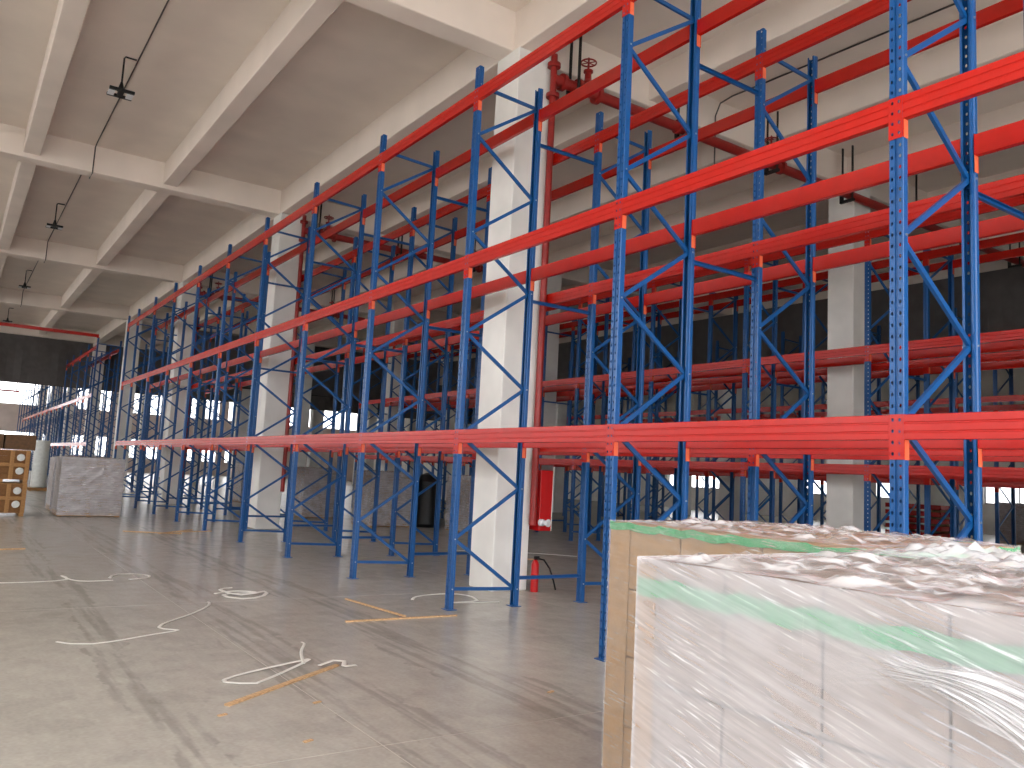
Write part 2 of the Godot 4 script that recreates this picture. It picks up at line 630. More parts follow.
func curtains() -> void:
	curtain(Vector3(-1.6, 0, -52.2), Vector3(XR, 0, -52.2), BEAM_Y, 5.3, "dark grey smoke curtain across the aisle far beyond the wooden crates")
	curtain(Vector3(8.4, 0, -41.7), Vector3(23.3, 0, -41.7), BEAM_Y, 5.3, "dark grey smoke curtain behind the rack rows, above the far wrapped pallets")
	curtain(Vector3(23.38, 0, -41.0), Vector3(23.38, 0, 3.8), BEAM_Y, 5.25, "creased dark grey smoke curtain hanging along the third column line")

# ------------------------------------------------------------------ racking
# a rectangle with a slot cut out, in the plane of u and v at c
func holed(st: SurfaceTool, c: Vector3, u: Vector3, v: Vector3, hw: float, hh: float, rw: float, rh: float) -> void:
	var outer := [Vector2(hw, 0), Vector2(hw, hh), Vector2(0, hh), Vector2(-hw, hh), Vector2(-hw, 0), Vector2(-hw, -hh), Vector2(0, -hh), Vector2(hw, -hh)]
	for i in 8:
		var j := (i + 1) % 8
		var ia := Vector2(cos(TAU * i / 8) * rw, sin(TAU * i / 8) * rh)
		var ib := Vector2(cos(TAU * j / 8) * rw, sin(TAU * j / 8) * rh)
		var p := [outer[i], outer[j], ib, ia]
		var q := []
		for e: Vector2 in p: q.append(c + u * e.x + v * e.y)
		quad(st, q[0], q[1], q[2], q[3])

# upright: web with two columns of slots facing -x, flanges, lips; centre of the web at x = 0
func post_mesh(slots: bool) -> ArrayMesh:
	var st := mb()
	var w := POST_W / 2
	var d := 0.068
	var g := 0.008
	if slots:
		var rows := 88
		var hh := POST_H / rows / 2
		for r in rows:
			for sg: float in [-1.0, 1.0]:
				holed(st, Vector3(0, hh + r * hh * 2, sg * (w + g) / 2), Vector3(0, 0, -1), Vector3.UP, (w - g) / 2, hh, 0.0085, 0.013)
	else:
		for sg: float in [-1.0, 1.0]:
			slab(st, Vector3(0, 0, sg * g), Vector3(0.002, POST_H, sg * w))
	# middle groove and the folded sides, 2.2 mm steel
	slab(st, Vector3(0.008, 0, -g), Vector3(0.0102, POST_H, g))
	for sg: float in [-1.0, 1.0]:
		slab(st, Vector3(0.0, 0, sg * g), Vector3(0.0102, POST_H, sg * (g + 0.0022)))
		var poly := PackedVector2Array([Vector2(0.0, w), Vector2(0.005, w + 0.003), Vector2(d * 0.55, w + 0.003), Vector2(d * 0.65, w - 0.006), Vector2(d, w - 0.006), Vector2(d, w - 0.024), Vector2(d - 0.0024, w - 0.024), Vector2(d - 0.0024, w - 0.0085), Vector2(d * 0.63, w - 0.0085), Vector2(d * 0.52, w + 0.0005), Vector2(0.0055, w + 0.0005), Vector2(0.002, w - 0.002)])
		if sg < 0:
			for i in poly.size(): poly[i].y = -poly[i].y
		extrude(st, poly, Vector3.ZERO, Vector3.RIGHT, Vector3.BACK, Vector3(0, POST_H, 0))
	return mesh_of(st, M.blue)

func brace_mesh(from: Vector3, to: Vector3) -> ArrayMesh:
	var st := mb()
	var w := to - from
	var v := Vector3.BACK
	var u := w.normalized().cross(v)
	var a := 0.020
	var b := 0.013
	var t := 0.003
	extrude(st, PackedVector2Array([Vector2(-a, b), Vector2(-a, -b), Vector2(a, -b), Vector2(a, b), Vector2(a - t, b), Vector2(a - t, -b + t), Vector2(-a + t, -b + t), Vector2(-a + t, b)]), from, u, -v, w)
	return mesh_of(st, M.blue)

func make_frame(slots: bool) -> Node3D:
	var t := Node3D.new()
	t.set_meta("base", "upright_frame")
	var post := post_mesh(slots)
	inst("post", post, t)
	inst("post", post, t, Vector3(DEPTH, 0, 0), PI)
	var pl := mb()
	cbox(pl, Vector3(0.035, 0.004, 0), Vector3(0.13, 0.008, 0.15), 0.002)
	var plm := mesh_of(pl, M.blue)
	inst("foot_plate", plm, t)
	inst("foot_plate", plm, t, Vector3(DEPTH, 0, 0), PI)
	var xf := 0.045
	var xr := DEPTH - 0.045
	var nodes := [Vector3(xf, 0.24, 0), Vector3(xr, 0.21, 0), Vector3(xf, 0.82, 0), Vector3(xr, 1.44, 0), Vector3(xf, 2.06, 0), Vector3(xr, 2.69, 0), Vector3(xf, 3.31, 0), Vector3(xr, 3.93, 0), Vector3(xf, 4.56, 0), Vector3(xr, 5.18, 0), Vector3(xf, 5.82, 0), Vector3(xr, 6.43, 0), Vector3(xf, 6.47, 0)]
	var bl := mb()
	for i in nodes.size():
		if i > 0:
			inst("brace", brace_mesh(nodes[i - 1], nodes[i]), t)
		var p: Vector3 = nodes[i]
		for sg: float in [-1.0, 1.0]:
			box(bl, p + Vector3(-0.012 if p.x < 0.5 else 0.012, 0, sg * 0.054), Vector3(0.014, 0.014, 0.008))
	var bo := obj("bolts", bl, M.steel, t)
	bo.set_meta("kind", "stuff")
	return t

# beam along z from 0 to -BAY between uprights whose webs face -x
func make_beam(length: float, m: Material, detailed: bool) -> Node3D:
	var t := Node3D.new()
	t.set_meta("base", "level_beam")
	var h := 0.162
	var c := POST_W / 2 + 0.004
	var st := mb()
	var prof := PackedVector2Array([Vector2(0.004, 0.0), Vector2(0.0, -0.004), Vector2(0.0, -0.046), Vector2(0.005, -0.051), Vector2(0.005, -0.058), Vector2(0.0, -0.063), Vector2(0.0, -0.104), Vector2(0.005, -0.109), Vector2(0.005, -0.116), Vector2(0.0, -0.121), Vector2(0.0, -h + 0.004), Vector2(0.004, -h), Vector2(0.050, -h), Vector2(0.054, -h + 0.004), Vector2(0.054, -0.004), Vector2(0.050, 0.0)])
	extrude(st, prof, Vector3(-0.004, 0, -c), Vector3.RIGHT, Vector3.UP, Vector3(0, 0, -(length - 2 * c)))
	obj("beam_body", st, m, t)
	for e: float in [1.0, -1.0]:
		# e = 1: the end at z = 0, whose plates lie on the far side of that upright
		var zc := 0.0 if e > 0 else -length
		var cn := mb()
		var hh := 0.292 / 4 / 2
		for r in 4:
			var cc := Vector3(-0.0045, 0.002 - hh - r * hh * 2, zc - e * POST_W / 4)
			if detailed:
				holed(cn, cc, Vector3(0, 0, -1), Vector3.UP, POST_W / 4, hh, 0.0085, 0.012)
			else:
				quad(cn, cc + Vector3(0, -hh, -0.0237), cc + Vector3(0, -hh, 0.0237), cc + Vector3(0, hh, 0.0237), cc + Vector3(0, hh, -0.0237))
		slab(cn, Vector3(-0.0045, -0.16, zc - e * (POST_W / 2 + 0.001)), Vector3(0.056, 0.002, zc - e * (POST_W / 2 + 0.0045)))
		slab(cn, Vector3(-0.0045, -0.29, zc - e * (POST_W / 2 + 0.001)), Vector3(0.006, -0.16, zc - e * (POST_W / 2 + 0.0045)))
		obj("end_connector", cn, m, t)
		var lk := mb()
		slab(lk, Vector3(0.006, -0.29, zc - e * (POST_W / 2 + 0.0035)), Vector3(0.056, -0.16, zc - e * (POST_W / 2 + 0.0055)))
		obj("glint_side_plate", lk, M.plate_glint, t)  # lower part of the side plate, its glint put into the colour
	return t

func spacer_mesh() -> ArrayMesh:
	var st := mb()
	var len := ROW_B - ROW_A - DEPTH
	var a := 0.022
	extrude(st, PackedVector2Array([Vector2(-a, 0.015), Vector2(-a, -0.015), Vector2(a, -0.015), Vector2(a, 0.015), Vector2(a - 0.003, 0.015), Vector2(a - 0.003, -0.012), Vector2(-a + 0.003, -0.012), Vector2(-a + 0.003, 0.015)]), Vector3(-0.03, 0, 0), Vector3.UP, Vector3.BACK, Vector3(len + 0.06, 0, 0))
	return mesh_of(st, M.blue)

const ORD := ["zeroth", "first", "second", "third", "fourth", "fifth", "sixth", "seventh", "eighth", "ninth", "tenth", "eleventh", "twelfth", "thirteenth", "fourteenth", "fifteenth", "sixteenth", "seventeenth"]
var frame_near: Node3D
var frame_far: Node3D
var beam_protos := {}

func rack(label: String) -> Node3D:
	return thing("pallet_rack", label, "pallet rack", Vector3.ZERO, 0.0, "pallet rack rows")

func put_frame(row: Node3D, x: float, z: float, near: bool) -> void:
	var c: Node3D = (frame_near if near else frame_far).duplicate()
	c.name = "upright_frame"
	c.position = Vector3(x, 0, z)
	row.add_child(c, true)

func put_beam(row: Node3D, x: float, z: float, level: int, rear: bool, length: float, near: bool) -> void:
	var key := "%.2f%s" % [length, near]
	if not beam_protos.has(key):
		beam_protos[key] = make_beam(length, M.red, near)
	# a rear beam is the same piece turned about, its start at the other end
	var c: Node3D = beam_protos[key].duplicate()
	c.name = "level_beam"
	c.position = Vector3(x + (DEPTH if rear else 0.0), LEVEL[level], z - (length if rear else 0.0))
	c.rotation.y = PI if rear else 0.0
	row.add_child(c, true)

func frame_z(k: int) -> float:
	if k == 11: return -32.5
	return Z0 - BAY * k

func racks() -> void:
	frame_near = make_frame(true)
	frame_far = make_frame(false)
	var sp := spacer_mesh()
	var rows := [
		[ROW_A, -1, 11, "long blue and red pallet rack facing the open aisle", true],
		[ROW_B, -1, 11, "long blue and red pallet rack just behind the first line of white columns", true],
		[ROW_C, 1, 10, "shaded blue and red pallet rack on the far side of the inner aisle", true],
		[ROW_D, 1, 10, "dark pallet rack backing onto the one across the inner aisle", false],
		[ROW_E, 2, 9, "dim far pallet rack standing before the long creased smoke curtain", false],
		[ROW_F, 2, 9, "dim far pallet rack standing behind the long creased smoke curtain", false]]
	for ri in rows.size():
		var r: Array = rows[ri]
		var row := rack(r[3])
		for k in range(r[1], r[2] + 1):
			put_frame(row, r[0], frame_z(k), ri < 3)
			if k == r[2]: continue
			var length := frame_z(k) - frame_z(k + 1)
			for l in 3:
				for rear in [false, true]:
					if ri >= 4 and (rear or l == 2): continue
					put_beam(row, r[0], frame_z(k), l, rear, length, ri < 3)
	for pair in [[ROW_A, -1, 11, "first and second"], [ROW_C, 1, 10, "third and fourth"]]:
		for k in range(pair[1], pair[2] + 1):
			for y: float in [0.34, 3.85, 5.96]:
				var o := inst("row_spacer", sp, self, Vector3(pair[0] + DEPTH, y, frame_z(k) - 0.005))
				var wh: String = {0.34: "floor-level", 3.85: "middle", 5.96: "top"}[y]
				var fr: String = ["level with the open doors behind", "level with the wrapped loads"][k + 1] if k <= 0 else ORD[k] + " frame past the wrapped loads"
				tag(o, "blue %s spacer bar between %s rack rows, %s" % [wh, pair[3], fr], "spacer bar", "spacer bars of the %s rack rows" % pair[3])
	# the rack beyond the cross aisle, partly fitted with beams
	for x: float in [ROW_A, ROW_B]:
		var far := rack("far pallet rack beyond the cross aisle, carrying the overhead red tie" if x == ROW_A else "far bare blue rack frames without beams beyond the cross aisle")
		for k in 17:
			var z := -40.0 - BAY * k
			put_frame(far, x, z, false)
			if x == ROW_B or k == 16: continue
			if k < 4:
				for rear in [false, true]: put_beam(far, x, z, 2, rear, BAY, false)
			if k < 14:
				put_beam(far, x, z, 1, false, BAY, false)
				put_beam(far, x, z, 0, false, BAY, false)
	var other := rack("blue rack frame carrying the other end of the overhead red tie")
	put_frame(other, -4.6, -40.0, false)
	var tie := mb()
	cbox(tie, Vector3((ROW_A - 3.6) / 2, POST_H + 0.10, -40.0), Vector3(ROW_A + 3.6 + 0.1, 0.14, 0.06), 0.006)
	var tp := thing("overhead_tie", "long red tie beam spanning the aisle high overhead", "tie beam")
	obj("tie_bar", tie, M.red, tp)
	for x: float in [ROW_A + 0.03, -3.63]:
		var s2 := mb()
		cbox(s2, Vector3(x, POST_H + 0.016, -40.0), Vector3(0.12, 0.028, 0.12), 0.004)
		obj("tie_bracket", s2, M.red, tp)
	frame_near.free()
	frame_far.free()
	for b in beam_protos.values(): b.free()

# ------------------------------------------------------------------ pipes, lamps, hydrants
func flange(st: SurfaceTool, p: Vector3, axis: Vector3, r: float) -> void:
	var a := axis.normalized()
	lathe(st, [Vector2(0, -0.03), Vector2(r, -0.03), Vector2(r, 0.03), Vector2(0, 0.03)], p, a, 14)

func elbow(a: Vector3, corner: Vector3, b: Vector3, r: float, n := 8) -> Array:
	var out := []
	var p := corner + (a - corner).normalized() * r
	var q := corner + (b - corner).normalized() * r
	for i in n + 1:
		var t := float(i) / n
		out.append(p.lerp(corner, t).lerp(corner.lerp(q, t), t))
	return out

func riser(z: float, full: bool, label: String) -> void:
	var zf := z + 0.06 + 0.30 + 0.10     # clear of the column face
	var xr := 6.955
	var t := thing("fire_riser", label, "pipe", Vector3(xr, 0, zf))
	var top := 7.56
	var end_x := 23.2 if full else 13.4
	var st := mb()
	tube(st, [Vector3(0, 0.92, 0), Vector3(0, 7.95, 0)], 0.05, 12)
	obj("riser_pipe", st, M.pipe, t)
	st = mb()
	var pts := [Vector3(0.03, top, 0.0), Vector3(0.28, top, 0.02)]
	pts.append_array(elbow(Vector3(0.28, top, 0.02), Vector3(0.42, top, 0.03), Vector3(0.55, top - 0.10, 0.05), 0.1))
	pts.append(Vector3(0.60, top - 0.05, 0.05))
	pts.append(Vector3(end_x - xr, top - 0.05, 0.05))
	tube(st, [Vector3(0.0, top, 0.0), Vector3(0.6, top, 0.03), Vector3(end_x - xr, top, 0.05)], 0.085, 14)
	obj("main_pipe", st, M.pipe, t)
	for p in [[Vector3(0, top + 0.22, 0), Vector3.UP, 0.10], [Vector3(0, top - 0.26, 0), Vector3.UP, 0.10], [Vector3(0.16, top, 0.01), Vector3.RIGHT, 0.13], [Vector3(0.45, top, 0.02), Vector3.RIGHT, 0.14], [Vector3(0.83, top, 0.03), Vector3.RIGHT, 0.14], [Vector3(2.6, top, 0.05), Vector3.RIGHT, 0.12], [Vector3(5.3, top, 0.05), Vector3.RIGHT, 0.13]]:
		if xr + p[0].x > end_x: continue
		st = mb()
		flange(st, p[0], p[1], p[2])
		obj("pipe_flange", st, M.pipe, t)
	for vx: float in [0.64, 5.05]:
		if xr + vx > end_x: continue
		st = mb()
		lathe(st, [Vector2(0.11, 0.0), Vector2(0.10, 0.13), Vector2(0.055, 0.19), Vector2(0.05, 0.30), Vector2(0.075, 0.31), Vector2(0.075, 0.34), Vector2(0.018, 0.35), Vector2(0.016, 0.55), Vector2(0, 0.56)], Vector3(vx, top, 0.03), Vector3.UP, 12)
		var vb := obj("valve_body", st, M.pipe, t)
		st = mb()
		var ring := []
		for i in 19: ring.append(Vector3(vx + cos(TAU * i / 18) * 0.12, top + 0.47, 0.03 + sin(TAU * i / 18) * 0.12))
		tube(st, ring, 0.013, 6, 1.0, false)
		for i in 3: tube(st, [Vector3(vx - cos(PI * i / 3) * 0.12, top + 0.47, 0.03 - sin(PI * i / 3) * 0.12), Vector3(vx + cos(PI * i / 3) * 0.12, top + 0.47, 0.03 + sin(PI * i / 3) * 0.12)], 0.009, 5)
		obj("hand_wheel", st, M.pipe, vb)
	var hx := 0.36
	while xr + hx < end_x:
		st = mb()
		for s: float in [-0.11, 0.11]:
			slab(st, Vector3(hx - 0.02, top - 0.15, 0.05 + s - 0.012), Vector3(hx + 0.02, SLAB_Y, 0.05 + s + 0.012))
		slab(st, Vector3(hx - 0.03, top - 0.17, -0.10), Vector3(hx + 0.03, top - 0.12, 0.20))
		slab(st, Vector3(hx - 0.03, top - 0.17, -0.11), Vector3(hx + 0.03, top + 0.05, -0.05))
		obj("hanger", st, M.dark_iron, t)
		hx += 2.35
	if not full: return
	# hose cabinet, hose, extinguisher by the first column
	var cab := thing("hose_cabinet", "flat red hose cabinet on the riser beside the white column", "cabinet", Vector3(7.10, 0.84, zf))
	st = mb()
	cbox(st, Vector3(0.06, 0.43, -0.09), Vector3(0.22, 0.86, 0.24), 0.008)
	obj("cabinet_box", st, M.hydrant, cab)
	st = mb()
	cbox(st, Vector3(-0.085, 0.43, -0.17), Vector3(0.08, 0.06, 0.06), 0.004)
	obj("wall_bracket", st, M.dark_iron, cab)
	st = mb()
	cbox(st, Vector3(0.165, 0.43, -0.02), Vector3(0.012, 0.86, 0.11), 0.003)
	obj("edge_trim", st, M.strap, cab)
	st = mb()
	lathe(st, [Vector2(0, 0.0), Vector2(0.05, 0.0), Vector2(0.05, 0.06), Vector2(0.035, 0.07), Vector2(0.035, 0.12), Vector2(0.055, 0.125), Vector2(0.055, 0.15), Vector2(0, 0.15)], Vector3(-0.04, 0.12, 0.03), Vector3(0.4, 0, 1), 12)
	obj("outlet_valve", st, M.lens, cab)
	var ex := thing("fire_extinguisher", "slim red extinguisher standing on the floor against the white column", "extinguisher", Vector3(7.00, 0, zf + 0.05))
	st = mb()
	lathe(st, [Vector2(0, 0), Vector2(0.052, 0.0), Vector2(0.055, 0.02), Vector2(0.055, 0.38), Vector2(0.04, 0.42), Vector2(0.018, 0.44), Vector2(0, 0.44)], Vector3.ZERO, Vector3.UP, 14)
	obj("cylinder", st, M.hydrant, ex)
	st = mb()
	cbox(st, Vector3(0.02, 0.465, 0), Vector3(0.09, 0.05, 0.025), 0.005)
	obj("valve_head", st, M.black, ex)
	st = mb()
	tube(st, [Vector3(0.03, 0.46, 0.02), Vector3(0.12, 0.44, 0.04), Vector3(0.22, 0.32, 0.05), Vector3(0.30, 0.14, 0.05), Vector3(0.34, 0.02, 0.05)], 0.013, 8)
	obj("hose", st, M.black, ex)

func lamp(z: float, label: String) -> void:
	var t := thing("low_bay_lamp", label, "lamp", Vector3(1.86, SLAB_Y, z), 0.0)
	var st := mb()
	tube(st, [Vector3(0.195, -0.03, 0), Vector3(0.02, -0.03, 0), Vector3(0.0, -0.06, 0), Vector3(0, -0.58, 0)], 0.016, 8)
	obj("drop_arm", st, M.black, t)
	st = mb()
	lathe(st, [Vector2(0.02, 0.0), Vector2(0.05, -0.12), Vector2(0.065, -0.17), Vector2(0, -0.17)], Vector3(0, -0.50, 0), Vector3.UP, 12)
	obj("canopy", st, M.black, t)
	for s: float in [-1.0, 1.0]:
		st = mb()
		cbox(st, Vector3(0, -0.70, s * 0.145), Vector3(0.40, 0.05, 0.06), 0.006)
		obj("heat_sink", st, M.black, t)
		st = mb()
		cbox(st, Vector3(s * 0.145, -0.71, 0), Vector3(0.10, 0.035, 0.235), 0.004)
		obj("diffuser", st, M.lens, t)
	st = mb()
	cbox(st, Vector3(0, -0.69, 0), Vector3(0.09, 0.05, 0.30), 0.006)
	obj("bridge", st, M.black, t)

func services() -> void:
	riser(COL_Z0, true, "dark red fire main with valve wheel beside the nearest white column")
	riser(COL_Z0 - COL_DZ, false, "dark red fire main with valve wheel at the second white column")
	riser(COL_Z0 - COL_DZ * 2, false, "dark red fire main at the third, distant white column")
	var labs := ["black low-bay lamp with white panels, over the empty floor before the first cross beam", "black low-bay lamp with white panels between the first and second cross beams", "small black low-bay lamp between the second and third cross beams", "distant black low-bay lamp above the overhead red tie"]
	for i in 4: lamp(-15.2 - 10.5 * i, labs[i])
	# conduit that feeds the lamps, stepping under every cross beam
	var path := []
	for n in range(-1, 4):
		var zc := COL_Z0 - COL_DZ * n
		for q in [[SLAB_Y - 0.03, 0.5], [SLAB_Y - 0.06, 0.26], [BEAM_Y - 0.03, 0.24], [BEAM_Y - 0.03, -0.24], [SLAB_Y - 0.06, -0.26], [SLAB_Y - 0.03, -0.5]]:
			path.append(Vector3(2.08, q[0], zc + q[1]))
	var st := mb()
	tube(st, path, 0.013, 8)
	tag(obj("lamp_conduit", st, M.conduit), "thin grey conduit running along the ceiling past the black lamps", "conduit")
	st = mb()
	tube(st, [Vector3(10.75, 7.0, -9.70), Vector3(10.75, 8.2, -9.70), Vector3(10.78, 8.42, -9.62), Vector3(10.85, 8.5, -9.4), Vector3(10.9, 8.51, -8.8), Vector3(11.05, 8.51, -5.0), Vector3(11.05, 8.51, 4.0)], 0.014, 8)
	tag(obj("ceiling_conduit", st, M.conduit), "dark conduit bending from the cross beam onto the ceiling above the second rack row", "conduit")
	st = mb()
	tube(st, [Vector3(-2.0, 7.12, ZE + 0.2), Vector3(5.2, 7.12, ZE + 0.2)], 0.09, 8)
	tag(obj("wall_pipe", st, M.pipe), "red pipe crossing the bright windows of the end wall", "pipe")

# ------------------------------------------------------------------ wrapped loads
func wood_pallet(parent: Node, sx: float, sz: float) -> void:
	var p := Node3D.new()
	p.name = "pallet"
	parent.add_child(p, true)
	for i in 3:
		var st := mb()
		cbox(st, Vector3(0, 0.06, -sz / 2 + 0.06 + (sz - 0.12) * i / 2.0), Vector3(sx, 0.09, 0.09), 0.004)
		obj("runner", st, M.pallet_wood, p)
	var n := int(sx / 0.17)
	for i in n:
		var st := mb()
		cbox(st, Vector3(-sx / 2 + 0.06 + (sx - 0.12) * i / float(n - 1), 0.117, 0), Vector3(0.11, 0.022, sz), 0.003)
		obj("deck_board", st, M.pallet_wood, p)
	for i in 3:
		var st := mb()
		cbox(st, Vector3(-sx / 2 + 0.06 + (sx - 0.12) * i / 2.0, 0.008, 0), Vector3(0.10, 0.016, sz), 0.003)
		obj("bottom_board", st, M.pallet_wood, p)

# film over the four sides of a load: uneven panels that bulge between the edges
func film_side(st: SurfaceTool, o: Vector3, u: Vector3, v: Vector3, n: Vector3, nu: int, nv: int, amp: float, sd: int) -> void:
	var a := noise(1.0, sd, 3)
	var b := noise(1.0, sd + 1, 2)
	var lu := u.length()
	var lv := v.length()
	var g := []
	for j in nv + 1:
		var row := []
		for i in nu + 1:
			var fu := float(i) / nu
			var fv := float(j) / nv
			var x := fu * lu
			var y := fv * lv
			var edge := minf(minf(fu, 1.0 - fu) * 14.0, 1.0)
			# long shallow pleats that climb across the face, as a wrapping machine leaves them
			var d := absf(a.get_noise_2d(x * 0.9, (y * 9.0 + x * 2.6))) * amp + b.get_noise_2d(x * 3.0, y * 5.0) * amp * 0.5
			row.append(o + u * fu + v * fv + n * (0.013 + maxf(d, 0.0) * edge))
		g.append(row)
	smooth_grid(st, g)

func smooth_grid(st: SurfaceTool, g: Array) -> void:
	var nv := g.size()
	var nu: int = g[0].size()
	var nr := []
	for j in nv:
		var row := []
		for i in nu:
			var du: Vector3 = g[j][mini(i + 1, nu - 1)] - g[j][maxi(i - 1, 0)]
			var dv: Vector3 = g[mini(j + 1, nv - 1)][i] - g[maxi(j - 1, 0)][i]
			row.append(du.cross(dv).normalized())
		nr.append(row)
	for j in nv - 1:
		for i in nu - 1:
			for q in [[j, i], [j + 1, i], [j + 1, i + 1], [j, i], [j + 1, i + 1], [j, i + 1]]:
				st.set_uv(Vector2(float(q[1]) / nu, float(q[0]) / nv))
				svert(st, g[q[0]][q[1]], nr[q[0]][q[1]])

func film_top(st: SurfaceTool, sx: float, sz: float, y: float, amp: float, sd: int, n := 60) -> void:
	var a := noise(1.0, sd, 3)
	var g := []
	for j in n + 1:
		var row := []
		for i in n + 1:
			var x := lerpf(-sx / 2, sx / 2, float(i) / n)
			var z := lerpf(sz / 2, -sz / 2, float(j) / n)
			var e := minf(minf(i, n - i), minf(j, n - j)) / float(n)
			var d := absf(a.get_noise_2d(x * 2.6, z * 4.2)) * 2.0 + absf(a.get_noise_2d(x * 7.0 + 9.0, z * 9.0)) * 0.5
			row.append(Vector3(x, y + 0.004 + d * amp * clampf(e * 12.0, 0.15, 1.0), z))
		g.append(row)
	smooth_grid(st, g)

func ring_band(st: SurfaceTool, sx: float, sz: float, y0: float, y1: float, out: float) -> void:
	var h := [Vector3(-sx / 2 - out, 0, sz / 2 + out), Vector3(sx / 2 + out, 0, sz / 2 + out), Vector3(sx / 2 + out, 0, -sz / 2 - out), Vector3(-sx / 2 - out, 0, -sz / 2 - out)]
	var a := noise(2.0, 77, 2)
	for k in 4:
		var n := 40
		for i in n:
			var p: Vector3 = h[k].lerp(h[(k + 1) % 4], float(i) / n)
			var q: Vector3 = h[k].lerp(h[(k + 1) % 4], float(i + 1) / n)
			var wp := a.get_noise_2d(i * 0.12 + k * 9, 3.0) * 0.012
			var wq := a.get_noise_2d((i + 1) * 0.12 + k * 9, 3.0) * 0.012
			quad(st, p + Vector3(0, y0 + wp, 0), p + Vector3(0, y1 + wp, 0), q + Vector3(0, y1 + wq, 0), q + Vector3(0, y0 + wq, 0))

# cartons on a pallet inside stretch film; sx along the thing's x, sz along its z
func wrapped_load(label: String, at: Vector3, turn: float, sx: float, sz: float, top: float, nx: int, nz: int, ny: int, carton: Material, film: Material, fine: bool, sd: int) -> Node3D:
	var t := thing("wrapped_pallet_load", label, "pallet load", at, turn, "")
	wood_pallet(t, sx, sz)
	var y0 := 0.13
	var cs := Vector3(sx / nx, (top - y0) / ny, sz / nz)
	var st := mb()
	cbox(st, Vector3.ZERO, cs - Vector3(0.006, 0.004, 0.006), 0.006)
	var cm := mesh_of(st, carton)
	for j in ny:
		for i in nx:
			for k in nz:
				# inner cartons cannot be seen
				if i > 0 and i < nx - 1 and k > 0 and k < nz - 1 and j < ny - 1: continue
				inst("carton", cm, t, Vector3(-sx / 2 + cs.x * (i + 0.5), y0 + cs.y * (j + 0.5), -sz / 2 + cs.z * (k + 0.5)))
	var nu := 90 if fine else 16
	var nv := 110 if fine else 24
	var amp := 0.009 if fine else 0.03
	st = mb()
	var b := 0.03
	var hgt := Vector3(0, top - b + 0.006, 0)
	var ex := sx / 2 + 0.013
	var ez := sz / 2 + 0.013
	film_side(st, Vector3(-ex, b, sz / 2), Vector3(2 * ex, 0, 0), hgt, Vector3.BACK, nu, nv, amp, sd)
	film_side(st, Vector3(sx / 2, b, ez), Vector3(0, 0, -2 * ez), hgt, Vector3.RIGHT, nu, nv, amp, sd + 2)
	film_side(st, Vector3(ex, b, -sz / 2), Vector3(-2 * ex, 0, 0), hgt, Vector3.FORWARD, nu, nv, amp, sd + 4)
	film_side(st, Vector3(-sx / 2, b, -ez), Vector3(0, 0, 2 * ez), hgt, Vector3.LEFT, nu, nv, amp, sd + 6)
	obj("side_film", st, film, t)
	st = mb()
	film_top(st, sx, sz, top, 0.020 if fine else 0.03, sd + 9, 60 if fine else 14)
	obj("top_film", st, M.film_top if fine else film, t)
	return t

func corner_guard(parent: Node, p: Vector3, sx: float, sz: float, w: float, top: float) -> void:
	var st := mb()
	var th := 0.006
	extrude(st, PackedVector2Array([Vector2(-th * sx, -th * sz), Vector2(w * sx, -th * sz), Vector2(w * sx, 0), Vector2(0, 0), Vector2(0, w * sz), Vector2(-th * sx, w * sz)]), p, Vector3.RIGHT, Vector3.BACK, Vector3(0, top - 0.10, 0))
	obj("corner_guard", st, M.card, parent)

